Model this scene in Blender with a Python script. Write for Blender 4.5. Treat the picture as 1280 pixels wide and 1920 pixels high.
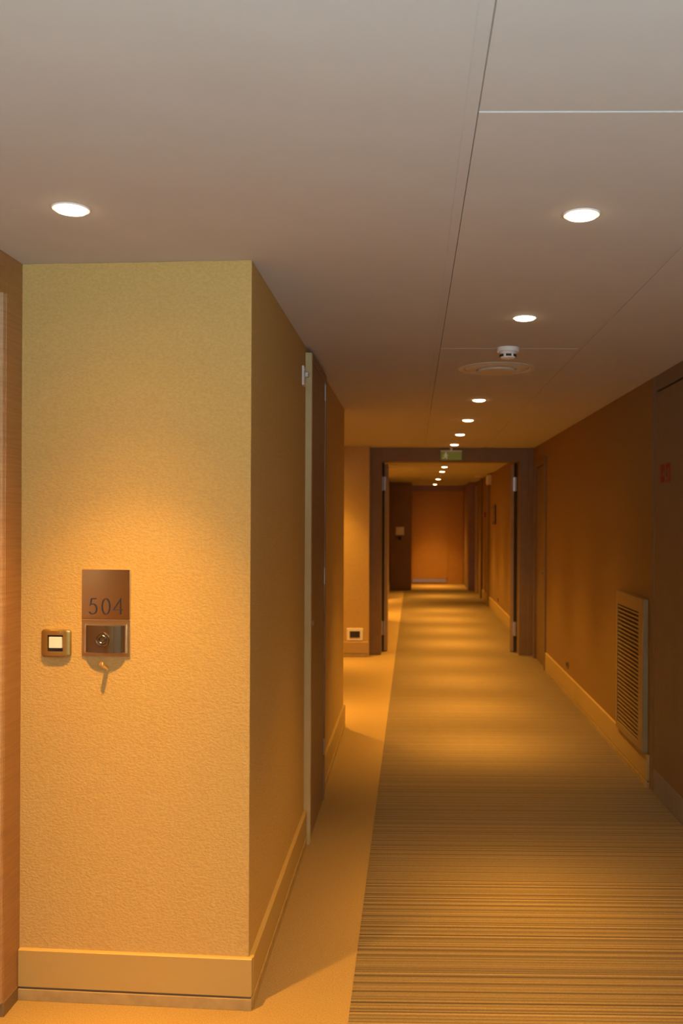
import bpy, bmesh, math, random
from mathutils import Vector, Matrix
random.seed(7)
for o in list(bpy.data.objects):
    bpy.data.objects.remove(o)
S = bpy.context.scene
C = S.collection
PI = math.pi

# ------------------------------------------------------------------ camera
F_PX = 1700.0
cam_d = bpy.data.cameras.new('camera')
cam = bpy.data.objects.new('camera', cam_d)
C.objects.link(cam)
cam_d.sensor_fit = 'VERTICAL'
cam_d.sensor_height = 36.0
cam_d.sensor_width = 24.0
cam_d.lens = F_PX / 1920.0 * 36.0
cam_d.shift_x = -0.05743
cam_d.shift_y = 0.00724
cam_d.clip_start = 0.05
cam_d.clip_end = 100
cam.matrix_world = (Matrix.Translation((0, 0, 1.57)) @ Matrix.Rotation(math.radians(0.8), 4, 'Z')
                    @ Matrix.Rotation(PI / 2, 4, 'X') @ Matrix.Rotation(0.0045, 4, 'Z'))
S.camera = cam
cam_d.dof.use_dof = True
cam_d.dof.focus_distance = 2.95
cam_d.dof.aperture_fstop = 4.2

# ------------------------------------------------------------------ world (the corridor is closed; nothing of the sky reaches it)
W = bpy.data.worlds.new('outside')
S.world = W
W.use_nodes = True
bg = W.node_tree.nodes['Background']
bg.inputs['Color'].default_value = (0.88, 0.95, 1.0, 1)
bg.inputs['Strength'].default_value = 0.05

# ------------------------------------------------------------------ view
S.view_settings.view_transform = 'Standard'
S.view_settings.look = 'None'
S.view_settings.gamma = 1.0
S.view_settings.exposure = 0.0
S.view_settings.use_curve_mapping = False

LAMP_COL = (1.0, 0.50, 0.085)
LAMP_W = 205.0
UP_COL = (0.66, 0.86, 1.0)
UP_W = 270.0
DISC = 16.0

# ------------------------------------------------------------------ dimensions
XL, XR, XD, CE = -0.52, 1.39, -1.28, 2.40
YB, YE = -1.4, 22.2

# ------------------------------------------------------------------ materials
def mat(name, col, rough=0.6, metal=0.0, spec=0.4):
    m = bpy.data.materials.new(name)
    m.use_nodes = True
    b = m.node_tree.nodes['Principled BSDF']
    b.inputs['Base Color'].default_value = (*col, 1)
    b.inputs['Roughness'].default_value = rough
    b.inputs['Metallic'].default_value = metal
    b.inputs['Specular IOR Level'].default_value = spec
    return m

def nodes(m):
    return m.node_tree.nodes, m.node_tree.links, m.node_tree.nodes['Principled BSDF']

def coords(m, scale, rot=(0, 0, 0)):
    N, L, b = nodes(m)
    g = N.new('ShaderNodeNewGeometry')
    mp = N.new('ShaderNodeMapping')
    mp.inputs['Scale'].default_value = scale
    mp.inputs['Rotation'].default_value = rot
    L.new(g.outputs['Position'], mp.inputs['Vector'])
    return mp.outputs['Vector']

def noise(m, vec, scale, detail=2.0, rough=0.5):
    N, L, b = nodes(m)
    n = N.new('ShaderNodeTexNoise')
    n.inputs['Scale'].default_value = scale
    n.inputs['Detail'].default_value = detail
    n.inputs['Roughness'].default_value = rough
    L.new(vec, n.inputs['Vector'])
    return n.outputs['Fac']

def ramp(m, fac, stops):
    N, L, b = nodes(m)
    r = N.new('ShaderNodeValToRGB')
    while len(r.color_ramp.elements) < len(stops):
        r.color_ramp.elements.new(0.5)
    for e, (p, c) in zip(r.color_ramp.elements, stops):
        e.position = p
        e.color = (*c, 1)
    L.new(fac, r.inputs['Fac'])
    return r.outputs['Color']

def bump(m, h, strength, dist):
    N, L, b = nodes(m)
    bp = N.new('ShaderNodeBump')
    bp.inputs['Strength'].default_value = strength
    bp.inputs['Distance'].default_value = dist
    L.new(h, bp.inputs['Height'])
    L.new(bp.outputs['Normal'], b.inputs['Normal'])

def varied(name, col, amount, scale, rough=0.6, detail=3, spec=0.4, metal=0.0):
    m = mat(name, col, rough, metal, spec)
    N, L, b = nodes(m)
    f = noise(m, coords(m, (1, 1, 1)), scale, detail)
    lo = tuple(max(0, c * (1 - amount)) for c in col)
    hi = tuple(min(1, c * (1 + amount)) for c in col)
    L.new(ramp(m, f, [(0.3, lo), (0.7, hi)]), b.inputs['Base Color'])
    return m

def wallpaper(name, col):
    m = mat(name, col, 0.85, 0, 0.25)
    N, L, b = nodes(m)
    v = coords(m, (1, 1, 1.6))
    f = noise(m, v, 95, 3, 0.55)
    lo = tuple(c * 0.93 for c in col)
    hi = tuple(min(1, c * 1.05) for c in col)
    L.new(ramp(m, f, [(0.35, lo), (0.65, hi)]), b.inputs['Base Color'])
    bump(m, f, 0.55, 0.004)
    return m

M = {}
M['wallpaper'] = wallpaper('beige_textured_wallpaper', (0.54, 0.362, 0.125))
M['wallpaper_shaded'] = wallpaper('beige_wallpaper_shaded', (0.29, 0.172, 0.052))  # same beige wallpaper, the right wall's shade put into its colour
M['board'] = varied('beige_skirting_paint', (0.46, 0.315, 0.105), 0.03, 4, 0.5)
M['shoe'] = varied('scuffed_skirting_paint', (0.40, 0.28, 0.115), 0.12, 25, 0.6)
M['gap'] = mat('shadow_gap', (0.14, 0.10, 0.06), 0.8)
M['white_board'] = varied('white_ceiling_board', (0.56, 0.545, 0.52), 0.015, 6, 0.8, spec=0.2)
M['joint'] = mat('white_panel_edge', (0.85, 0.83, 0.80), 0.6)

def carpet_plain():
    m = mat('plain_beige_carpet', (0.42, 0.30, 0.18), 0.95, 0, 0.1)
    N, L, b = nodes(m)
    v = coords(m, (1, 1, 1))
    f = noise(m, v, 190, 3, 0.7)
    L.new(ramp(m, f, [(0.3, (0.235, 0.155, 0.06)), (0.7, (0.355, 0.238, 0.098))]), b.inputs['Base Color'])
    bump(m, f, 0.5, 0.003)
    return m
M['carpet'] = carpet_plain()

def carpet_striped():
    m = mat('striped_carpet', (0.3, 0.22, 0.12), 0.95, 0, 0.1)
    N, L, b = nodes(m)
    g = N.new('ShaderNodeNewGeometry')
    sp = N.new('ShaderNodeSeparateXYZ')
    L.new(g.outputs['Position'], sp.inputs[0])
    def noise1(scale, detail, rough=0.5):
        mul = N.new('ShaderNodeMath'); mul.operation = 'MULTIPLY'
        mul.inputs[1].default_value = scale
        L.new(sp.outputs['Y'], mul.inputs[0])
        n = N.new('ShaderNodeTexNoise'); n.noise_dimensions = '1D'
        n.inputs['Scale'].default_value = 1.0
        n.inputs['Detail'].default_value = detail
        n.inputs['Roughness'].default_value = rough
        L.new(mul.outputs[0], n.inputs['W'])
        return n.outputs['Fac']
    c1 = ramp(m, noise1(75, 1, 0.6), [(0.30, (0.075, 0.052, 0.03)), (0.45, (0.155, 0.11, 0.052)), (0.56, (0.215, 0.152, 0.07)), (0.72, (0.265, 0.186, 0.085))])
    w = N.new('ShaderNodeTexWave')
    w.wave_type = 'BANDS'; w.bands_direction = 'Y'
    w.inputs['Scale'].default_value = 17.0
    w.inputs['Distortion'].default_value = 0.0
    L.new(g.outputs['Position'], w.inputs['Vector'])
    c2 = ramp(m, w.outputs['Fac'], [(0.15, (0.55, 0.55, 0.57)), (0.5, (1, 1, 1))])
    mx = N.new('ShaderNodeMix'); mx.data_type = 'RGBA'; mx.blend_type = 'MULTIPLY'
    mx.inputs[0].default_value = 0.8
    L.new(c1, mx.inputs[6]); L.new(c2, mx.inputs[7])
    f = noise(m, coords(m, (1, 1, 1)), 220, 2, 0.6)
    c3 = ramp(m, f, [(0.3, (0.82, 0.82, 0.82)), (0.7, (1.1, 1.1, 1.1))])
    mx2 = N.new('ShaderNodeMix'); mx2.data_type = 'RGBA'; mx2.blend_type = 'MULTIPLY'
    mx2.inputs[0].default_value = 1.0
    L.new(mx.outputs[2], mx2.inputs[6]); L.new(c3, mx2.inputs[7])
    L.new(mx2.outputs[2], b.inputs['Base Color'])
    bump(m, w.outputs['Fac'], 0.5, 0.002)
    b.inputs['Sheen Weight'].default_value = 0.22
    b.inputs['Sheen Roughness'].default_value = 0.45
    b.inputs['Sheen Tint'].default_value = (1.0, 0.78, 0.42, 1)
    return m
M['stripes'] = carpet_striped()

def wood(name, a, c, scale=(2.2, 2.2, 60), rough=0.35):
    m = mat(name, a, rough, 0, 0.5)
    N, L, b = nodes(m)
    f = noise(m, coords(m, scale), 2.2, 5, 0.6)
    L.new(ramp(m, f, [(0.3, a), (0.7, c)]), b.inputs['Base Color'])
    bump(m, f, 0.15, 0.002)
    return m
M['wood'] = wood('orange_brown_veneer', (0.26, 0.125, 0.042), (0.37, 0.19, 0.07))
M['wood_far'] = wood('dark_brown_veneer', (0.20, 0.105, 0.035), (0.27, 0.145, 0.05), rough=0.6)
M['wood_edge'] = wood('pale_wood_edge', (0.37, 0.23, 0.12), (0.50, 0.33, 0.18), rough=0.5)
M['wood_end'] = wood('end_veneer', (0.45, 0.235, 0.05), (0.54, 0.285, 0.068), rough=0.55)
M['brown'] = varied('brown_painted_joinery', (0.205, 0.128, 0.052), 0.06, 8, 0.55)
M['brown_leaf'] = varied('brown_door_leaf', (0.27, 0.17, 0.095), 0.06, 8, 0.55)
M['fire_leaf'] = varied('brown_fire_door', (0.36, 0.24, 0.12), 0.06, 8, 0.55)
M['service'] = varied('brown_service_door_paint', (0.20, 0.135, 0.08), 0.05, 8, 0.6)
M['casing'] = varied('pale_casing_paint', (0.52, 0.40, 0.18), 0.04, 8, 0.5)
M['plinth'] = varied('grey_plinth', (0.24, 0.205, 0.18), 0.1, 20, 0.5)
M['steel'] = mat('brushed_steel', (0.50, 0.49, 0.48), 0.35, 0.9)
M['dark_steel'] = mat('dark_blued_steel', (0.28, 0.30, 0.36), 0.22, 1.0)
M['bronze'] = mat('polished_bronze', (0.55, 0.41, 0.17), 0.20, 1.0)
M['bronze_edge'] = mat('bright_bronze_edge', (0.90, 0.75, 0.52), 0.25, 1.0)
M['bronze_frame'] = mat('satin_bronze', (0.62, 0.48, 0.24), 0.30, 1.0)
M['smoked'] = mat('smoked_glossy_bronze', (0.20, 0.155, 0.11), 0.12, 0.8)
M['switch'] = mat('bronze_lacquer', (0.46, 0.32, 0.11), 0.22, 0.75)
M['ink'] = mat('dark_blue_engraving', (0.035, 0.03, 0.055), 0.5)
M['dark'] = mat('dark_recess', (0.03, 0.022, 0.016), 0.7)
M['white'] = mat('white_plastic', (0.86, 0.83, 0.80), 0.4)
M['offwhite'] = mat('offwhite_plastic', (0.74, 0.70, 0.64), 0.45)
M['vent'] = varied('pale_vent_paint', (0.64, 0.60, 0.51), 0.03, 10, 0.5)
M['grille'] = varied('beige_grille_enamel', (0.30, 0.20, 0.085), 0.04, 12, 0.45)
M['red'] = mat('red_sign', (0.24, 0.010, 0.006), 0.6)
M['pinkish'] = mat('faded_pictogram', (0.24, 0.10, 0.07), 0.6)
M['picture'] = mat('dark_picture', (0.05, 0.03, 0.03), 0.3)

def emis(name, col, strength):
    m = mat(name, (0.8, 0.8, 0.8))
    N, L, b = nodes(m)
    b.inputs['Emission Color'].default_value = (*col, 1)
    b.inputs['Emission Strength'].default_value = strength
    return m
M['lens'] = emis('lit_lamp_lens', (1.0, 0.72, 0.38), DISC)
M['exit'] = emis('green_exit_panel', (0.26, 0.30, 0.05), 0.14)
M['exit'].node_tree.nodes['Principled BSDF'].inputs['Base Color'].default_value = (0.19, 0.23, 0.06, 1)
M['exit_pale'] = emis('pale_exit_pictogram', (0.55, 0.50, 0.22), 0.16)

def glass(name):
    m = mat(name, (1, 1, 1), 0.0)
    b = m.node_tree.nodes['Principled BSDF']
    b.inputs['Transmission Weight'].default_value = 1.0
    b.inputs['IOR'].default_value = 1.02
    return m
M['glass'] = glass('window_glass')

# ------------------------------------------------------------------ helpers
def new_obj(name, bm, m, parent=None, smooth=False):
    bmesh.ops.recalc_face_normals(bm, faces=bm.faces)
    me = bpy.data.meshes.new(name)
    bm.to_mesh(me)
    bm.free()
    me.materials.append(M[m])
    if smooth:
        for p in me.polygons:
            p.use_smooth = True
        try:
            me.set_sharp_from_angle(angle=math.radians(35))
        except Exception:
            pass
    o = bpy.data.objects.new(name, me)
    C.objects.link(o)
    if parent is not None:
        o.parent = parent
    return o

def bm_box(bm, x0, x1, y0, y1, z0, z1):
    vs = [bm.verts.new((x, y, z)) for z in (z0, z1) for x, y in ((x0, y0), (x1, y0), (x1, y1), (x0, y1))]
    for f in ((0, 3, 2, 1), (4, 5, 6, 7), (0, 1, 5, 4), (1, 2, 6, 5), (2, 3, 7, 6), (3, 0, 4, 7)):
        bm.faces.new([vs[i] for i in f])

def box(name, x0, x1, y0, y1, z0, z1, m, parent=None, bev=0.0):
    """box in the parent's own coordinates, its origin at the middle of its base"""
    c = ((x0 + x1) / 2, (y0 + y1) / 2, min(z0, z1))
    bm = bmesh.new()
    bm_box(bm, x0 - c[0], x1 - c[0], y0 - c[1], y1 - c[1], z0 - c[2], z1 - c[2])
    if bev:
        bmesh.ops.bevel(bm, geom=bm.edges[:], offset=bev, segments=2, affect='EDGES', profile=0.6)
    o = new_obj(name, bm, m, parent)
    o.location = c
    return o

def prism(name, pts, z0, z1, m, parent=None, bev=0.0):
    """vertical prism over a footprint"""
    bm = bmesh.new()
    n = len(pts)
    a = [bm.verts.new((x, y, z0)) for x, y in pts]
    b = [bm.verts.new((x, y, z1)) for x, y in pts]
    bm.faces.new(a[::-1]); bm.faces.new(b)
    for i in range(n):
        j = (i + 1) % n
        bm.faces.new((a[i], a[j], b[j], b[i]))
    if bev:
        bmesh.ops.bevel(bm, geom=bm.edges[:], offset=bev, segments=2, affect='EDGES', profile=0.6)
    return new_obj(name, bm, m, parent)

def lathe(name, prof, m, parent=None, seg=40, axis='Z', smooth=True):
    """profile (radius, height) turned about the z axis (or about -y, facing out of a wall)"""
    bm = bmesh.new()
    rings = []
    for r, h in prof:
        if r < 1e-6:
            rings.append([bm.verts.new((0, 0, h))])
        else:
            rings.append([bm.verts.new((r * math.cos(2 * PI * k / seg), r * math.sin(2 * PI * k / seg), h)) for k in range(seg)])
    for A, B in zip(rings[:-1], rings[1:]):
        for k in range(seg):
            l = (k + 1) % seg
            if len(A) == 1 and len(B) == 1:
                continue
            if len(A) == 1:
                bm.faces.new((A[0], B[k], B[l]))
            elif len(B) == 1:
                bm.faces.new((A[k], B[0], A[l]))
            else:
                bm.faces.new((A[k], B[k], B[l], A[l]))
    if axis == 'Y':
        bmesh.ops.rotate(bm, verts=bm.verts, cent=(0, 0, 0), matrix=Matrix.Rotation(PI / 2, 3, 'X'))
    if axis == 'X':
        bmesh.ops.rotate(bm, verts=bm.verts, cent=(0, 0, 0), matrix=Matrix.Rotation(-PI / 2, 3, 'Y'))
    return new_obj(name, bm, m, parent, smooth)

def tube(name, p, q, r, m, parent=None, seg=16):
    p, q = Vector(p), Vector(q)
    bm = bmesh.new()
    bmesh.ops.create_cone(bm, cap_ends=True, segments=seg, radius1=r, radius2=r, depth=(q - p).length)
    e = [x for x in bm.edges if len(x.link_faces) == 2 and any(len(f.verts) > 4 for f in x.link_faces)]
    bmesh.ops.bevel(bm, geom=e, offset=r * 0.25, segments=2, affect='EDGES')
    o = new_obj(name, bm, m, parent, True)
    o.location = (p + q) / 2
    o.rotation_euler = (q - p).to_track_quat('Z', 'Y').to_euler()
    return o

def ribbon(name, pts, w, y0, y1, m, parent, closed=False):
    """stroke of width w along pts (x, z), thickened from y0 to y1"""
    P = [Vector(p) for p in pts]
    n = len(P)
    L, R = [], []
    for i in range(n):
        if closed:
            a, c = P[i - 1], P[(i + 1) % n]
        else:
            a, c = P[max(0, i - 1)], P[min(n - 1, i + 1)]
        d1 = (P[i] - a).normalized() if (P[i] - a).length > 1e-9 else (c - P[i]).normalized()
        d2 = (c - P[i]).normalized() if (c - P[i]).length > 1e-9 else d1
        t = (d1 + d2).normalized()
        nn = Vector((-t.y, t.x))
        k = max(0.45, nn.dot(Vector((-d1.y, d1.x))))
        L.append(P[i] + nn * (w / 2 / k)); R.append(P[i] - nn * (w / 2 / k))
    bm = bmesh.new()
    V = [[bm.verts.new((q.x, y, q.y)) for q in (l, r) for y in (y0, y1)] for l, r in zip(L, R)]
    for i in range(n if closed else n - 1):
        A, B = V[i], V[(i + 1) % n]
        for s, t in ((0, 2), (2, 3), (3, 1), (1, 0)):
            bm.faces.new((A[s], A[t], B[t], B[s]))
    if not closed:
        bm.faces.new([V[0][k] for k in (0, 1, 3, 2)])
        bm.faces.new([V[-1][k] for k in (0, 2, 3, 1)])
    return new_obj(name, bm, m, parent)

def thing(name, label, cat, loc=(0, 0, 0), rotz=0.0, group=None):
    o = bpy.data.objects.new(name, None)
    C.objects.link(o)
    o.location = loc
    o.rotation_euler = (0, 0, rotz)
    o.empty_display_size = 0.05
    o['label'] = label
    o['category'] = cat
    if group:
        o['group'] = group
    return o

def struct(o, label, cat):
    o['kind'] = 'structure'
    o['label'] = label
    o['category'] = cat
    return o

def sroot(name, label, cat, loc=(0, 0, 0), rotz=0.0):
    return struct(thing(name, label, cat, loc, rotz), label, cat)

# ------------------------------------------------------------------ floor
struct(box('floor', -1.7, 1.7, YB - 0.2, YE + 0.2, -0.1, 0.0, 'carpet'), 'plain beige carpet floor along the left of the corridor', 'floor')
rc = box('striped_carpet', -0.195, XR + 0.04, YB, 20.15, -0.01, 0.003, 'stripes')
struct(rc, 'striped brown and ochre carpet runner down the corridor', 'carpet')

# ------------------------------------------------------------------ ceiling with its removable panels
ceil = struct(box('ceiling', -1.7, 1.7, YB - 0.2, YE + 0.2, CE + 0.022, CE + 0.12, 'gap'), 'white boarded corridor ceiling with a line of access panels', 'ceiling')
coff = ceil.location.copy()
def cpart(name, x0, x1, y0, y1, z0, z1, m, bev=0.0):
    o = box(name, x0, x1, y0, y1, z0, z1, m, None, bev)
    o.location = Vector(o.location) - coff
    o.parent = ceil
    return o
SA0, SA1, PA0, PA1, SB0, SB1 = 0.102, 0.102, 0.130, 0.789, 0.7905, 0.812
cpart('ceiling_board', -1.6, SA0, YB, YE, CE, CE + 0.022, 'white_board', 0.0015)
cpart('edge_strip', SA1, PA0 - 0.0014, YB, YE, CE + 0.003, CE + 0.022, 'white_board')
cpart('edge_strip', SB0, SB1 - 0.0012, YB, YE, CE + 0.001, CE + 0.022, 'white_board')
cpart('ceiling_board', SB1, 1.6, YB, YE, CE, CE + 0.022, 'white_board')
y, k = 1.842 - 2.54 * 2, 0
drop = [0.0, 0.0025, 0.0, 0.0015, 0.003, 0.002, 0.0, 0.002, 0.0, 0.002, 0.001, 0.0]
while y < YE:
    y0, y1 = max(y, YB), min(y + 2.54, YE)
    if y1 > y0 + 0.05:
        d = 0.0026 if abs(y - 1.842) < 0.01 else (0.0034 if abs(y - 4.382) < 0.01 else drop[k % 12] * 0.4)
        cpart('ceiling_panel', PA0, PA1, y0 + 0.002, y1 - 0.0005, CE - d, CE + 0.02, 'white_board')
    y += 2.54
    k += 1

# ------------------------------------------------------------------ walls
TH = math.atan2(2.948 - 2.90, -(XD - XL))          # the end wall of the first stretch is a little out of square
def front_y(x):
    return 2.90 + (XL - x) * math.tan(TH)
wl = prism('wall_left', [(XL, 2.90), (XL, 6.83), (-1.55, 6.83), (-1.55, front_y(-1.55))], 0, CE, 'wallpaper', bev=0.003)
struct(wl, 'beige wallpapered wall with a sharp outer corner in the foreground', 'wall')
w2 = prism('wall_left', [(XL + 0.02, 10.32), (XL + 0.02, 10.5), (XL, 10.5), (XL, 14.3), (-1.55, 14.3), (-1.55, 10.32)], 0, CE, 'wallpaper')
struct(w2, 'beige wallpapered wall end carrying a low white socket plate', 'wall')
struct(box('wall_left', -1.55, XL, 17.85, 20.2, 0, CE, 'wallpaper'), 'left corridor wall just before the far wooden panel', 'wall')
struct(box('wall_left', -1.65, -1.43, YB, 20.2, 0, CE, 'wallpaper'), 'wall at the back of the bedroom door recesses', 'wall')
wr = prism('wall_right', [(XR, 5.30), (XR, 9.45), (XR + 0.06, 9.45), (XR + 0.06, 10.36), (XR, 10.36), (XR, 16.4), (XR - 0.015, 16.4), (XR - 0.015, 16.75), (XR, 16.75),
                          (XR, 18.05), (XR - 0.015, 18.05), (XR - 0.015, 18.35), (XR, 18.35), (XR, 20.2), (XR + 0.2, 20.2), (XR + 0.2, 5.30)], 0, CE, 'wallpaper_shaded')
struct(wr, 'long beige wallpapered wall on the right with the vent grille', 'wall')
struct(box('wall_right', XR, XR + 0.2, YB, 4.18, 0, CE, 'wallpaper_shaded'), 'right wall before the brown service door', 'wall')
# far end
struct(box('wall_end', -0.2, 1.6, YE, YE + 0.2, 0, CE, 'wood_end'), 'orange wooden end wall of the corridor', 'wall')
struct(box('wall_end', -0.6, -0.03, 20.3, YE, 0, CE, 'wood_end'), 'left cheek of the alcove at the corridor end', 'wall')
struct(box('wall_end', 1.236, 1.6, 20.2, YE, 0, CE, 'brown_leaf'), 'dark return wall on the right of the end alcove', 'wall')
# behind the camera: a closed wall
struct(box('wall_back', -1.6, 1.6, YB - 0.2, YB, 0, CE, 'white_board'), 'wall behind the camera carrying the added uplighter', 'wall')

# ------------------------------------------------------------------ skirting boards
def skirting(name, label, p, q, h=0.165, t=0.015, ext0=0.0, ext1=0.0):
    """board, shadow gap and shoe from p to q along a wall; the board stands out to the right-hand side of p->q"""
    p, q = Vector(p), Vector(q)
    d = (q - p); ln = d.length; a = math.atan2(d.y, d.x)
    r = sroot(name, label, 'baseboard', (p.x, p.y, 0), a)
    bm = bmesh.new()
    prof = [(0.002, 0.045), (-t, 0.045), (-t, h - 0.003), (-t + 0.003, h), (0.002, h)]
    A = [bm.verts.new((-ext0, yy, zz)) for yy, zz in prof]
    B = [bm.verts.new((ln + ext1, yy, zz)) for yy, zz in prof]
    bm.faces.new(A); bm.faces.new(B[::-1])
    for i in range(len(prof)):
        j = (i + 1) % len(prof)
        bm.faces.new((A[i], A[j], B[j], B[i]))
    new_obj('board', bm, 'board', r)
    box('shadow_gap', -ext0 + 0.004, ln + ext1 - 0.004, -t + 0.004, 0.002, 0.036, 0.046, 'gap', r)
    box('shoe', -ext0, ln + ext1, -t - 0.001, 0.002, 0.0, 0.037, 'shoe', r, 0.0015)
    return r
skirting('baseboard_front', 'beige skirting board under the room number plate', (XD, front_y(XD)), (XL, 2.90), ext0=-0.003, ext1=0.013)
skirting('baseboard_left', 'beige skirting from the foreground corner to the closet door', (XL, 2.90), (XL, 4.355), ext0=0.0)
skirting('baseboard_left', 'short beige skirting between the closet door and recess', (XL, 5.09), (XL, 6.83), h=0.175, ext1=0.013)
skirting('baseboard_left', 'beige skirting under the low white socket plate', (XD, 10.32), (XL + 0.02, 10.32), h=0.175, ext1=0.0)
skirting('baseboard_left', 'skirting on the left wall beyond the fire doors', (XL, 10.8), (XL, 14.3), h=0.175)
skirting('baseboard_left', 'skirting on the left wall before the far wooden panel', (XL, 17.85), (XL, 20.2), h=0.175)
skirting('baseboard_right', 'long beige skirting below the vent grille on the right wall', (XR, 9.42), (XR, 5.33), h=0.195)
skirting('baseboard_right', 'skirting on the right wall beyond the fire doors', (XR, 16.38), (XR, 10.8), h=0.185)
skirting('baseboard_right', 'short skirting between the far door casings on the right', (XR, 18.03), (XR, 16.77), h=0.185)

# ------------------------------------------------------------------ bedroom doors in the recesses on the left
def room_door(name, label, yfar, ynear, flip=False):
    """wood-veneered door set in the recess wall; yfar / ynear are the ends of the surround along the corridor"""
    r = sroot(name, label, 'door', (XD, yfar, 0))
    w = yfar - ynear
    j = 0.118
    ztop = 2.275
    box('casing', -0.16, 0, -j, 0, 0.045, CE, 'wood', r, 0.0015)
    box('casing', -0.16, 0, -w, -w + j, 0.045, CE, 'wood', r, 0.0015)
    box('header', -0.16, 0, -w + j, -j, ztop, CE, 'wood', r, 0.0015)
    box('casing_foot', -0.16, 0.002, -j - 0.002, -0.001, 0, 0.045, 'brown', r)
    box('casing_foot', -0.16, 0.002, -w, -w + j + 0.002, 0, 0.045, 'brown', r)
    box('reveal', -0.10, -0.004, -j - 0.016, -j, 0.045, ztop, 'wood_edge', r, 0.001)
    box('reveal', -0.10, -0.004, -w + j, -w + j + 0.016, 0.045, ztop, 'wood_edge', r, 0.001)
    leaf = box('leaf', -0.145, -0.10, -w + j + 0.004, -j - 0.004, 0.006, ztop - 0.004, 'wood', r, 0.002)
    hz = 1.02
    hy = w / 2 - j - 0.09
    rose = lathe('handle_rose', [(0, 0.0), (0.026, 0.0), (0.026, 0.008), (0.022, 0.010), (0, 0.010)], 'steel', leaf, 24, 'X')
    rose.location = (0.022, -hy if flip else hy, hz)
    rose.rotation_euler = (0, PI, 0)
    tube('lever', (0.032, -hy if flip else hy, hz), (0.075, -hy if flip else hy, hz), 0.009, 'steel', leaf)
    s = 1 if flip else -1
    tube('lever', (0.068, (-hy if flip else hy), hz), (0.068, (-hy if flip else hy) + s * 0.12, hz), 0.009, 'steel', leaf)
    return r
room_door('door_1', 'orange-brown veneered bedroom door surround at the left edge', 2.952, 1.72)
room_door('door_2', 'bedroom door hidden in the recess before the fire doors', 10.318, 9.1)
room_door('door_2', 'bedroom door in the recess behind the closet wall', 8.05, 6.832, True)
room_door('door_2', 'bedroom door in the recess beyond the fire doors', 17.848, 16.63)
# recess back walls beside those doors
for y0, y1, lb in ((YB, 1.72, 'recess wall beside the nearest bedroom door'), (8.05, 9.1, 'wall between the two doors of the second recess'), (14.3, 16.63, 'recess wall beyond the fire doors')):
    struct(box('wall_left', -1.45, XD - 0.012, y0, y1, 0, CE, 'wallpaper'), lb, 'wall')

# ------------------------------------------------------------------ closet door on the left wall
d2 = sroot('door_3', 'narrow brown closet door standing slightly proud of the left wall', 'door', (XL, 4.36, 0))
box('casing', -0.02, 0.031, 0.0, 0.035, 0.0, 2.372, 'casing', d2, 0.003)
box('casing', -0.02, 0.031, 0.700, 0.735, 0.0, 2.372, 'brown_leaf', d2, 0.003)
box('casing_head', -0.02, 0.031, 0.035, 0.700, 2.335, 2.372, 'brown_leaf', d2, 0.003)
lf = box('leaf', -0.02, 0.026, 0.039, 0.696, 0.008, 2.331, 'brown_leaf', d2, 0.003)
for z in (0.25, 1.2, 2.22):
    tube('hinge', (0.026, 0.31, z), (0.026, 0.31, z + 0.09), 0.006, 'steel', lf)
lk = lathe('lock', [(0, 0), (0.014, 0), (0.014, 0.006), (0.011, 0.008), (0, 0.008)], 'steel', lf, 20, 'X')
lk.rotation_euler = (0, PI, 0); lk.location = (0.0225, -0.27, 1.05)
br = thing('wall_contact', 'small pale metal contact plate high beside the closet casing', 'contact', (XL, 4.25, 2.24))
box('plate', 0, 0.010, -0.035, 0.035, -0.045, 0.045, 'offwhite', br, 0.002)
box('clip', 0.008, 0.024, 0.01, 0.04, 0.0, 0.022, 'steel', br, 0.002)
for yy, zz in ((-0.015, 0.028), (0.015, 0.018)):
    sc = lathe('screw', [(0, 0), (0.006, 0), (0.005, 0.003), (0, 0.004)], 'steel', br, 16, 'X')
    sc.rotation_euler = (0, PI, 0); sc.location = (0.010, yy, zz)

# ------------------------------------------------------------------ service door near right
d3 = sroot('door_4', 'dark brown service door at the right edge carrying a red sign', 'door', (XR, 5.30, 0))
box('casing', 0.0004, 0.15, -0.05, 0.0, 0.0, CE, 'service', d3)
box('casing', 0.0, 0.15, -1.12, -1.07, 0.0, CE, 'brown', d3)
box('header', 0.002, 0.15, -1.07, -0.05, 2.315, CE, 'service', d3, 0.002)
box('door_stop', 0.02, 0.05, -1.07, -0.05, 2.302, 2.315, 'gap', d3)
lf = box('leaf', 0.002, 0.075, -1.067, -0.051, 0.14, 2.302, 'service', d3, 0.002)
box('kick_plate', 0.001, 0.075, -1.065, -0.053, 0.005, 0.14, 'plinth', d3, 0.002)
tube('knob', (0.028, -0.98, 1.05), (-0.03, -0.98, 1.05), 0.018, 'steel', d3)

sg = thing('fire_sign', 'small red two-panel fire equipment sign on the service door', 'sign', (XR + 0.002, 5.03, 1.832))
for yy, mode in ((0.055, 0), (-0.060, 1)):
    p = box('sign_plate', -0.0025, 0.0, yy - 0.040, yy + 0.040, -0.052, 0.052, 'red', sg, 0.0008)
    if mode == 0:
        for s in (-1, 1):
            box('pictogram', -0.0015, -0.0005, s * 0.032 - 0.010, s * 0.032 + 0.010, 0.036, 0.066, 'pinkish', p).location.x -= 0.001
    else:
        box('pictogram', -0.0025, -0.0005, -0.020, -0.006, 0.030, 0.080, 'pinkish', p)
        box('pictogram', -0.0025, -0.0005, 0.004, 0.028, 0.016, 0.030, 'pinkish', p)
        box('pictogram', -0.0025, -0.0005, 0.008, 0.018, 0.045, 0.072, 'pinkish', p)

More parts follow.
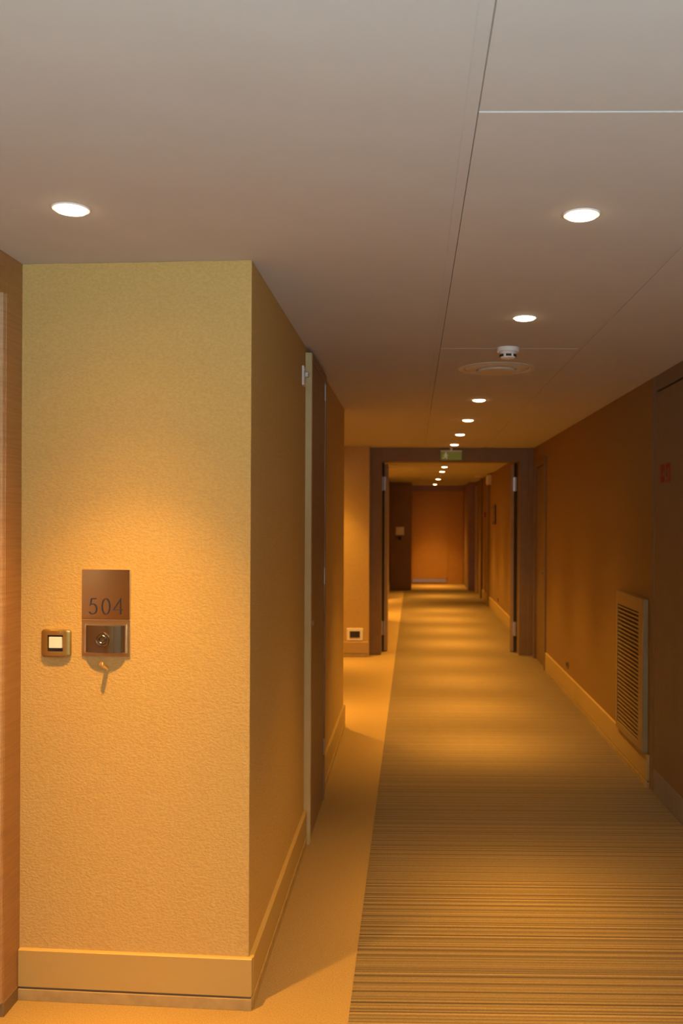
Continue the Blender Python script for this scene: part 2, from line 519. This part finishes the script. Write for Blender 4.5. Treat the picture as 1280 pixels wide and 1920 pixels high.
# ------------------------------------------------------------------ flush door in the right wall before the fire doors
d4 = sroot('door_5', 'dark brown door in the right wall just before the fire doors', 'door', (XR, 9.45, 0))
box('casing', -0.018, 0.06, 0.0, 0.07, 0, 2.235, 'brown', d4, 0.003)
box('casing', -0.018, 0.06, 0.84, 0.91, 0, 2.235, 'brown', d4, 0.003)
box('casing_head', -0.018, 0.06, 0.07, 0.84, 2.165, 2.235, 'brown', d4, 0.003)
box('transom', 0.0, 0.06, 0.0, 0.91, 2.235, CE, 'wallpaper_shaded', d4)
lf = box('leaf', 0.012, 0.055, 0.074, 0.836, 0.008, 2.161, 'brown', d4, 0.002)
tube('knob', (-0.022, -0.30, 1.0), (-0.07, -0.30, 1.0), 0.012, 'steel', lf)

# ------------------------------------------------------------------ cross-corridor fire doors
d5 = sroot('door_6', 'brown fire-door frame across the corridor with both leaves open', 'door', (0, 10.5, 0))
X0, X1, I0, I1 = XL - 0.0, XR, -0.365, 1.229
box('jamb', X0, I0, 0.0, 0.24, 0, CE, 'brown', d5, 0.004)
box('jamb', I1, X1, 0.0, 0.24, 0, CE, 'brown', d5, 0.004)
box('architrave', X1 - 0.062, X1, -0.03, 0.0, 0, CE, 'brown', d5, 0.004)
box('architrave', X0, X0 + 0.04, -0.012, 0.0, 0, CE, 'brown', d5, 0.004)
box('header', I0, I1, 0.0, 0.24, 2.24, CE, 'brown', d5, 0.004)
box('rebate', I0, -0.340, 0.236, 0.262, 0, 2.24, 'dark', d5)
box('rebate', 1.196, I1, 0.236, 0.262, 0, 2.24, 'dark', d5)
for side, hx, ang in ((0, -0.318, math.radians(1.0)), (1, 1.174, math.radians(-6.2))):
    # leaf swung into the far corridor, seen edge on
    leaf = box('leaf', -0.021, 0.021, 0.0, 0.76, 0.01, 2.225, 'fire_leaf', d5, 0.003)
    leaf.location = (hx - math.sin(ang) * 0.38, 0.262 + math.cos(ang) * 0.38, 0.01)
    leaf.rotation_euler = (0, 0, ang)
    s = -1 if side == 0 else 1
    for z in (0.19, 1.90):
        hg = box('hinge', s * 0.010, s * 0.052, -0.405, -0.360, z, z + 0.165, 'steel', leaf, 0.003)
        tube('hinge_pin', (s * 0.012, -0.030, 0.0), (s * 0.012, -0.030, 0.165), 0.013, 'steel', hg)
    box('seal', s * 0.021, s * 0.035, -0.375, -0.355, 0.01, 2.2, 'dark', leaf)

# ------------------------------------------------------------------ far end joinery
d6 = sroot('door_7', 'dark wooden panel at the far left with a white notice', 'door', (XL, 20.2, 0))
box('leaf', 0.012, 0.49, 0.0, 0.05, 0.012, 2.33, 'wood_far', d6, 0.004)
box('header', 0.0, 0.49, 0.0, 0.08, 2.335, CE, 'brown', d6)
box('post', -0.06, 0.010, -0.01, 0.08, 0.0, CE, 'brown', d6)
box('backing', -0.2, 0.49, 0.05, 0.10, 0.0, CE, 'brown', d6)
nt = thing('wall_notice', 'small white notice with a dark lever handle below it', 'notice', (-0.29, 20.2, 1.224))
box('card', -0.09, 0.09, -0.008, 0.0, 0, 0.178, 'white', nt, 0.002)
box('lever_plate', -0.035, 0.03, -0.012, 0.0, -0.11, -0.03, 'dark', nt, 0.003)
tube('lever', (0.0, -0.012, -0.06), (0.0, -0.05, -0.06), 0.010, 'dark', nt)
tube('lever', (0.0, -0.045, -0.06), (-0.10, -0.045, -0.06), 0.009, 'dark', nt)
d7 = sroot('door_8', 'orange wooden door leaf in the end wall above a grey threshold', 'door', (0.43, YE, 0))
box('leaf', -0.44, 0.43, -0.014, 0.0, 0.13, 2.26, 'wood_end', d7, 0.004)
box('kick_plate', -0.44, 0.39, -0.016, 0.0, 0.03, 0.125, 'steel', d7, 0.002)
box('side_panel', 0.436, 0.80, -0.012, 0.0, 0.0, 2.26, 'wood_end', d7, 0.004)
box('header', -0.45, 0.80, -0.02, 0.0, 2.265, CE, 'wood', d7, 0.002)
d8 = sroot('door_9', 'dark wooden post and casing on the right of the end alcove', 'door', (1.236, 20.2, 0))
box('post', 0.0, 0.154, -0.035, 0.0, 0.0, CE, 'wood', d8, 0.004)
for yc, lb in ((16.40, 'nearer dark casing on the far right wall'), (18.05, 'farther dark casing on the far right wall'), (19.55, 'pale edge casing at the end of the right wall')):
    dd = sroot('trim_1', lb, 'trim', (XR, yc, 0))
    pale = 'pale' in lb
    box('casing', -0.045, -0.001 if pale else -0.016, 0.0, 0.10, 0.0, 2.30 if pale else CE, 'wood_edge' if pale else 'brown', dd, 0.003)
    box('leaf', -0.03, -0.016 if not pale else -0.001, 0.10, 0.34 if not pale else 0.6, 0.0, 2.28, 'brown_leaf', dd, 0.003)

# ------------------------------------------------------------------ recessed downlights
def downlight_master():
    r = thing('downlight', 'x', 'ceiling light', (0, 0, CE), 0, 'recessed downlights')
    lathe('trim_ring', [(0.0505, 0.0), (0.0505, -0.002), (0.048, -0.0035), (0.0435, -0.003), (0.0425, 0.004)], 'joint', r, 40)
    lathe('lens', [(0.043, 0.0), (0.0425, -0.004), (0.039, -0.008), (0.028, -0.011), (0.0, -0.0125)], 'lens', r, 32)
    ld = bpy.data.lights.new('lamp_beam', 'SPOT')
    ld.energy = LAMP_W
    ld.color = LAMP_COL
    ld.spot_size = math.radians(160)
    ld.spot_blend = 0.2
    # beam profile of a narrow reflector lamp
    tx = bpy.data.texts.new('reflector_lamp_profile')
    prof = [(0, 44), (5, 38), (10, 28), (15, 18.5), (20, 12.5), (25, 9.0), (30, 5.2), (35, 1.9), (40, 0.9), (45, 0.4), (60, 0.1), (75, 0.03), (90, 0)]
    tx.write('IESNA:LM-63-1995\nTILT=NONE\n1 1000 1 %d 1 1 2 0 0 0\n1 1 50\n' % len(prof))
    tx.write(' '.join(str(a) for a, v in prof) + '\n0\n' + ' '.join(str(v) for a, v in prof) + '\n')
    ld.use_nodes = True
    nt = ld.node_tree
    em = [n for n in nt.nodes if n.type == 'EMISSION'][0]
    ies = nt.nodes.new('ShaderNodeTexIES')
    ies.mode = 'INTERNAL'
    ies.ies = tx
    ies.inputs['Strength'].default_value = 1.0
    nt.links.new(ies.outputs['Fac'], em.inputs['Strength'])
    ld.shadow_soft_size = 0.022
    lo = bpy.data.objects.new('lamp_beam', ld)
    C.objects.link(lo)
    lo.parent = r
    lo.location = (0, 0, -0.03)
    return r
first = downlight_master()
used = [False]
beams = {}
def downlight(x, y, label, k=1.0, z=CE - 0.0026):
    if not used[0]:
        used[0] = True
        r = first
    else:
        r = first.copy()
        C.objects.link(r)
        for ch in first.children:
            c = ch.copy()
            C.objects.link(c)
            c.parent = r
    for c in r.children:
        if c.type == 'LIGHT' and k != 1.0:
            if k not in beams:          # lamps of another age or wattage
                beams[k] = c.data.copy()
                beams[k].energy = LAMP_W * k
            c.data = beams[k]
    r.location = (x, y, z if x > 0 else CE)
    r['label'] = label
LX = 0.452
downlight(LX, 2.459, 'lit downlight nearest the camera in the corridor row', 0.85)
downlight(LX, 3.711, 'second lit downlight of the corridor row, before the smoke detector', 0.85)
downlight(LX, 6.263, 'first lit downlight beyond the round ceiling vent', 1.15)
downlight(LX, 7.534, 'second lit downlight beyond the round ceiling vent', 1.15)
downlight(LX, 8.804, 'third lit downlight beyond the round ceiling vent', 1.15)
downlight(LX, 9.99, 'last lit downlight just before the green exit sign', 1.15)
downlight(0.49, 11.4, 'downlight hidden just behind the fire-door header', 1.55)
downlight(0.49, 12.8, 'downlight hidden farther behind the fire-door header', 1.55)
downlight(0.49, 14.22, 'first downlight seen under the fire-door header', 1.55)
downlight(0.495, 15.64, 'second downlight seen under the fire-door header', 1.55)
downlight(0.51, 18.52, 'third downlight seen under the fire-door header', 1.55)
downlight(0.51, 21.3, 'farthest downlight close to the end wall', 1.15)
downlight(-0.921, 2.42, 'lit downlight in front of the room number plate', 1.15)
downlight(-0.921, 7.36, 'downlight in the recess behind the closet wall', 1.15)
downlight(-0.921, 9.86, 'downlight above the low white socket plate')
downlight(-0.921, 14.85, 'downlight in the recess beyond the fire doors, nearer one', 1.55)
downlight(-0.921, 17.35, 'downlight in the recess beyond the fire doors, farther one', 1.55)
downlight(LX, 1.19, 'downlight of the corridor row above the camera')

# ------------------------------------------------------------------ uplighter added out of view behind the camera, to light the near ceiling
ul = thing('added_uplighter', 'added cool white uplighter trough behind the camera, out of view', 'added light', (0.15, YB, 1.10))
bm = bmesh.new()
outer = [(0.14 * math.cos(PI / 2 * k / 12), 0.10 - 0.10 * math.sin(PI / 2 * k / 12)) for k in range(13)]
inner = [(0.134 * math.cos(PI / 2 * k / 12), 0.10 - 0.094 * math.sin(PI / 2 * k / 12)) for k in range(12, -1, -1)]
loop = outer + inner
vl = [bm.verts.new((-0.25, y_, z_)) for y_, z_ in loop]; vr = [bm.verts.new((0.25, y_, z_)) for y_, z_ in loop]
bm.faces.new(vl); bm.faces.new(vr[::-1])
for i in range(len(loop)):
    j = (i + 1) % len(loop)
    bm.faces.new((vl[i], vl[j], vr[j], vr[i]))
new_obj('trough', bm, 'white', ul, True)
box('end_cap', -0.256, -0.25, 0.0, 0.14, 0.0, 0.10, 'white', ul)
box('end_cap', 0.25, 0.256, 0.0, 0.14, 0.0, 0.10, 'white', ul)
tube('lamp_tube', (-0.23, 0.065, 0.05), (0.23, 0.065, 0.05), 0.013, 'white', ul)
ud = bpy.data.lights.new('added_uplight_beam', 'AREA')
ud.shape = 'RECTANGLE'; ud.size = 0.46; ud.size_y = 0.10
ud.energy = UP_W; ud.color = UP_COL
uo = bpy.data.objects.new('added_uplight_beam', ud); C.objects.link(uo)
uo.parent = ul
uo.location = (0, 0.067, 0.096)
uo.rotation_euler = (PI, 0, 0)

# ------------------------------------------------------------------ ceiling devices
def smoke_detector(loc, label, s=1.0):
    r = thing('smoke_detector', label, 'smoke detector', loc)
    lathe('base', [(0, 0), (0.054 * s, 0), (0.054 * s, -0.018 * s), (0.050 * s, -0.022 * s), (0, -0.022 * s)], 'white', r, 36)
    hd = lathe('head', [(0.040 * s, -0.02 * s), (0.040 * s, -0.028 * s), (0.037 * s, -0.030 * s), (0.037 * s, -0.043 * s), (0.034 * s, -0.049 * s), (0.018 * s, -0.053 * s), (0, -0.054 * s)], 'white', r, 36)
    for k in range(6):
        a = -PI / 2 + k * PI / 3
        w = box('sensing_slot', -0.013 * s, 0.013 * s, -0.0385 * s, -0.034 * s, -0.044 * s, -0.033 * s, 'dark', hd)
        w.location = (0.0365 * s * math.cos(a), 0.0365 * s * math.sin(a), -0.0435 * s)
        w.rotation_euler = (0, 0, a + PI / 2)
    return r
smoke_detector((0.453, 4.372, CE - 0.0026), 'white smoke detector hanging from the ceiling before the round vent')
smoke_detector((0.52, 17.05, CE), 'tiny far smoke detector between the downlights beyond the doors', 0.5)
vt = thing('ceiling_vent', 'large round pale air vent flush in the corridor ceiling', 'vent', (0.455, 4.965, CE - 0.0034))
lathe('rim', [(0.212, 0.0), (0.212, -0.003), (0.205, -0.005), (0.185, -0.005), (0.178, -0.003), (0.176, 0.0)], 'vent', vt, 64)
lathe('cone', [(0.170, 0.0), (0.168, -0.003), (0.155, -0.007), (0.120, -0.010), (0.112, -0.007), (0.110, 0.0)], 'vent', vt, 64)
lathe('centre_disc', [(0.104, 0.0), (0.104, -0.012), (0.098, -0.017), (0.05, -0.019), (0, -0.0195)], 'vent', vt, 64)

ex = thing('exit_sign', 'green hanging exit sign in front of the fire-door header', 'sign', (0.436, 10.44, 2.255))
box('top_rail', -0.122, 0.122, -0.014, 0.014, 0.098, 0.112, 'offwhite', ex, 0.003)
box('hanger', -0.012, 0.012, -0.016, 0.010, 0.105, 0.145, 'white', ex, 0.002)
pn = box('panel', -0.120, 0.120, -0.005, 0.005, 0.0, 0.098, 'exit', ex, 0.002)
bm = bmesh.new()
def poly2(bm, pts, y0=-0.0065, y1=-0.004):
    a = [bm.verts.new((x, y0, z)) for x, z in pts]; b = [bm.verts.new((x, y1, z)) for x, z in pts]
    bm.faces.new(a); bm.faces.new(b[::-1])
    for i in range(len(pts)):
        j = (i + 1) % len(pts); bm.faces.new((a[i], a[j], b[j], b[i]))
poly2(bm, [(-0.062 + 0.009 * math.cos(t * PI / 4), 0.079 + 0.009 * math.sin(t * PI / 4)) for t in range(8)])
poly2(bm, [(-0.075, 0.068), (-0.052, 0.066), (-0.036, 0.050), (-0.040, 0.046), (-0.055, 0.056), (-0.060, 0.044), (-0.046, 0.032), (-0.050, 0.012), (-0.057, 0.012), (-0.055, 0.029), (-0.068, 0.036), (-0.080, 0.020), (-0.100, 0.022), (-0.100, 0.028), (-0.084, 0.028), (-0.074, 0.044), (-0.070, 0.058), (-0.082, 0.056), (-0.090, 0.046), (-0.095, 0.049)])
new_obj('running_figure', bm, 'exit_pale', pn)

# ------------------------------------------------------------------ vent grille on the right wall
gr = thing('vent_grille', 'tall beige slatted vent grille on the right wall', 'vent', (XR, 5.715, 0.20))
GY0, GY1, GH = -0.35, 0.35, 0.905
box('frame_side', -0.034, 0.0, GY0, GY0 + 0.105, 0, GH, 'grille', gr, 0.003)
box('frame_side', -0.034, 0.0, GY1 - 0.035, GY1, 0, GH, 'grille', gr, 0.003)
box('frame_top', -0.034, 0.0, GY0 + 0.105, GY1 - 0.035, GH - 0.085, GH, 'grille', gr, 0.002)
box('frame_bottom', -0.034, 0.0, GY0 + 0.105, GY1 - 0.035, 0, 0.045, 'grille', gr, 0.002)
box('backing', -0.004, -0.001, GY0 + 0.105, GY1 - 0.035, 0.045, GH - 0.085, 'dark', gr)
n = 30
z0, z1 = 0.048, GH - 0.088
sl = None
for k in range(n):
    zc = z0 + (k + 0.5) * (z1 - z0) / n
    if sl is None:
        bm = bmesh.new()
        h = (GY1 - 0.035 - GY0 - 0.105) / 2
        vs = [(-0.0085, -0.0052), (-0.0085, 0.0068), (0.008, 0.0036), (0.008, 0.0016)]
        A = [bm.verts.new((x, -h, z)) for x, z in vs]; B = [bm.verts.new((x, h, z)) for x, z in vs]
        bm.faces.new(A); bm.faces.new(B[::-1])
        for i in range(4):
            j = (i + 1) % 4; bm.faces.new((A[i], A[j], B[j], B[i]))
        sl = new_obj('slat', bm, 'grille', gr)
        o = sl
    else:
        o = sl.copy(); C.objects.link(o); o.parent = gr
    o.location = (-0.0215, (GY0 + 0.105 + GY1 - 0.035) / 2, zc)

# ------------------------------------------------------------------ sockets and switch
sk = thing('wall_socket', 'white socket plate with dark insert low on the recess wall end', 'socket', (-0.656, 10.32, 0.19))
box('plate', -0.092, 0.092, -0.010, 0.0, 0, 0.138, 'white', sk, 0.003)
box('insert', -0.058, 0.058, -0.014, -0.008, 0.032, 0.106, 'dark', sk, 0.003)
for yc, zc, lb in ((8.13, 0.255, 'small dark socket above the right skirting, before the fire doors'), (14.76, 0.255, 'small dark socket above the far right skirting')):
    s2 = thing('wall_socket', lb, 'socket', (XR, yc, zc))
    box('plate', -0.009, 0.0, -0.055, 0.055, 0, 0.055, 'brown', s2, 0.003)
    box('insert', -0.011, -0.006, -0.035, 0.035, 0.012, 0.043, 'dark', s2, 0.002)

def front(x, z, name, label, cat):
    return thing(name, label, cat, (x, front_y(x), z), -TH)
sw = front(-1.158, 1.163, 'light_switch', 'bronze light switch with white rocker left of the number plate', 'switch')
# pillow-curved surround with a square opening
bm = bmesh.new()
W2, H2, hw, hh = 0.0495, 0.0445, 0.0255, 0.0265
NX, NZ = 12, 8
def sw_y(x, z):
    e = max(abs(x) / W2, 0)
    return -0.004 - 0.011 * math.sqrt(max(0.0, 1 - (e * 0.97) ** 2.6)) 
def corner(x, z):
    # round the outer corners
    r = 0.012
    ax, az = abs(x), abs(z)
    if ax > W2 - r and az > H2 - r:
        dx, dz = ax - (W2 - r), az - (H2 - r)
        d = math.hypot(dx, dz); m_ = max(dx, dz)
        if d > 1e-9:
            k = m_ / d
            ax, az = W2 - r + dx * k, H2 - r + dz * k
    return math.copysign(ax, x), math.copysign(az, z)
xs = [-W2, -W2 + 0.003, -W2 + 0.007, -W2 + 0.012, -0.034, -0.030, -hw, -0.013, 0, 0.013, hw, 0.030, 0.034, W2 - 0.012, W2 - 0.007, W2 - 0.003, W2]
zs = [-H2, -H2 + 0.004, -H2 + 0.008, -H2 + 0.012, -hh, -0.013, 0, 0.013, hh, H2 - 0.012, H2 - 0.008, H2 - 0.004, H2]
G = {}
def gv(i, j, back=False):
    key = (i, j, back)
    if key not in G:
        x, z = corner(xs[i], zs[j])
        inner = abs(xs[i]) <= hw + 1e-6 and abs(zs[j]) <= hh + 1e-6
        edge = i in (0, len(xs) - 1) or j in (0, len(zs) - 1)
        yy = 0.0 if back else sw_y(x, z)
        if not back and j in (0, len(zs) - 1):
            yy *= 0.8
        G[key] = bm.verts.new((x, yy, z))
    return G[key]
for i in range(len(xs) - 1):
    for j in range(len(zs) - 1):
        if xs[i] >= -hw - 1e-6 and xs[i + 1] <= hw + 1e-6 and zs[j] >= -hh - 1e-6 and zs[j + 1] <= hh + 1e-6:
            continue
        bm.faces.new((gv(i, j), gv(i + 1, j), gv(i + 1, j + 1), gv(i, j + 1)))
be = [e for e in bm.edges if len(e.link_faces) == 1]
ret = bmesh.ops.extrude_edge_only(bm, edges=be)
for v in [g for g in ret['geom'] if isinstance(g, bmesh.types.BMVert)]:
    v.co.y = -0.0005
new_obj('surround', bm, 'switch', sw, True)
box('well', -hw, hw, -0.0045, -0.0005, -hh, hh, 'dark', sw)
box('rocker', -0.0215, 0.0215, -0.0135, -0.0045, -0.016, 0.0205, 'white', sw, 0.0015)

# ------------------------------------------------------------------ room number plate with bell
pt = front(-0.993, 1.122, 'room_number_plate', 'bronze room number plate reading 504 with a bell push below', 'sign')
PW = 0.0805
up = box('upper_plate', -PW, PW, -0.006, 0.0, 0.121, 0.281, 'bronze', pt, 0.001)
# engraved digits, thin strokes
def digit(pts, ox, oz, w, h, closed=False):
    return ribbon('digit', [(ox + x * w, oz + z * h) for x, z in pts], 0.0032, -0.0064, -0.0056, 'ink', up, closed)
five = [(0.88, 1.0), (0.30, 1.0), (0.14, 0.56)]
for t in range(0, 13):
    a = math.radians(118 - t * 22.0)
    five.append((0.44 + 0.52 * math.cos(a), 0.33 + 0.33 * math.sin(a)))
dz = 0.0155
digit(five, -0.0555, dz, 0.026, 0.050)
zero = [(0.5 + 0.5 * math.cos(a), 0.5 + 0.5 * math.sin(a)) for a in [2 * PI * t / 28 for t in range(28)]]
digit(zero, -0.0125, dz, 0.025, 0.050, True)
four = [(0.80, 0.0), (0.80, 1.0), (0.0, 0.29), (1.03, 0.29)]
digit(four, 0.0255, dz, 0.029, 0.050)
# lower plate: bronze frame and a bowed smoked panel with the bell push
lo_ = box('lower_plate', -PW, PW, -0.005, 0.0, 0.0, 0.118, 'bronze_frame', pt, 0.001)
box('edge_line', -PW, PW, -0.0068, -0.004, 0.1165, 0.1195, 'bronze_edge', pt, 0.0006)
def bowed(name, hw_, z0, z1, bulge, base, m, parent, nseg=28, flat_back=True):
    bm = bmesh.new()
    F = []
    for i in range(nseg + 1):
        x = -hw_ + 2 * hw_ * i / nseg
        yy = base - bulge * math.sqrt(max(0.0, 1 - (x / hw_) ** 2 * 0.96))
        F.append((x, yy))
    pts = F + [(hw_, base), (-hw_, base)]
    a = [bm.verts.new((x, y_, z0)) for x, y_ in pts]; b_ = [bm.verts.new((x, y_, z1)) for x, y_ in pts]
    bm.faces.new(a); bm.faces.new(b_[::-1])
    for i in range(len(pts)):
        j = (i + 1) % len(pts)
        bm.faces.new((a[i], a[j], b_[j], b_[i]))
    return new_obj(name, bm, m, parent, True)
bp = bowed('bell_panel', 0.0655, 0.014, 0.101, 0.023, -0.004, 'smoked', pt)
box('side_rail', -0.0700, -0.0650, -0.010, -0.004, 0.010, 0.104, 'bronze_edge', pt, 0.001)
box('side_rail', 0.0650, 0.0700, -0.010, -0.004, 0.010, 0.104, 'bronze_edge', pt, 0.001)
ring = lathe('bell_ring', [(0.0235, -0.006), (0.0235, 0.0015), (0.0215, 0.003), (0.0190, 0.0015), (0.0180, -0.001), (0.0135, 0.0)], 'smoked', bp, 48, 'Y')
ring.location = (-0.002, -0.0262, 0.058)
inr = lathe('bell_bezel', [(0.0138, -0.001), (0.0135, 0.0035), (0.0118, 0.005), (0.0102, 0.0035), (0.0100, 0.0005)], 'dark_steel', bp, 40, 'Y')
inr.location = (-0.002, -0.0262, 0.058)
btn = lathe('bell_button', [(0.0100, -0.001), (0.0098, 0.002), (0.0080, 0.0035), (0.003, 0.0030), (0, 0.0028)], 'smoked', bp, 32, 'Y')
btn.location = (-0.002, -0.0262, 0.058)
hk = front(-0.993, 1.085, 'hanger_peg', 'short bronze peg sticking out under the number plate', 'peg')
rs = lathe('rose', [(0, 0), (0.0075, 0), (0.0075, 0.002), (0, 0.003)], 'bronze_frame', hk, 20, 'Y')
tube('pin', (0.003, -0.001, -0.002), (-0.004, -0.034, 0.018), 0.0072, 'bronze_edge', hk)

# ------------------------------------------------------------------ things on the far right wall
pc = thing('picture_frame', 'dark framed board seen edge-on on the far right wall', 'picture', (XR, 15.45, 1.50))
box('frame', -0.022, 0.0, -0.26, 0.26, 0, 0.32, 'picture', pc, 0.004)
box('print', -0.024, -0.018, -0.22, 0.22, 0.04, 0.28, 'brown', pc)
cp = thing('fire_call_point', 'tiny red fire call point between the far casings', 'call point', (XR, 17.4, 1.62))
box('box', -0.035, 0.0, -0.045, 0.045, 0, 0.09, 'red', cp, 0.004)
box('glass_front', -0.037, -0.033, -0.03, 0.03, 0.02, 0.07, 'offwhite', cp, 0.001)
dc = thing('emergency_light', 'pale emergency light box high on the far right wall', 'emergency light', (XR, 16.2, 2.20))
box('body', -0.075, 0.0, -0.12, 0.12, 0, 0.17, 'offwhite', dc, 0.006)
box('diffuser', -0.082, -0.07, -0.10, 0.10, 0.02, 0.15, 'white', dc, 0.004)
cl = thing('ceiling_speaker', 'small pale round speaker on the ceiling beyond the far casings', 'speaker', (1.25, 17.3, CE))
lathe('rim', [(0.085, 0), (0.085, -0.012), (0.075, -0.018), (0.065, -0.014)], 'white', cl, 32)
lathe('mesh_cover', [(0.066, -0.008), (0.05, -0.016), (0, -0.020)], 'offwhite', cl, 32)
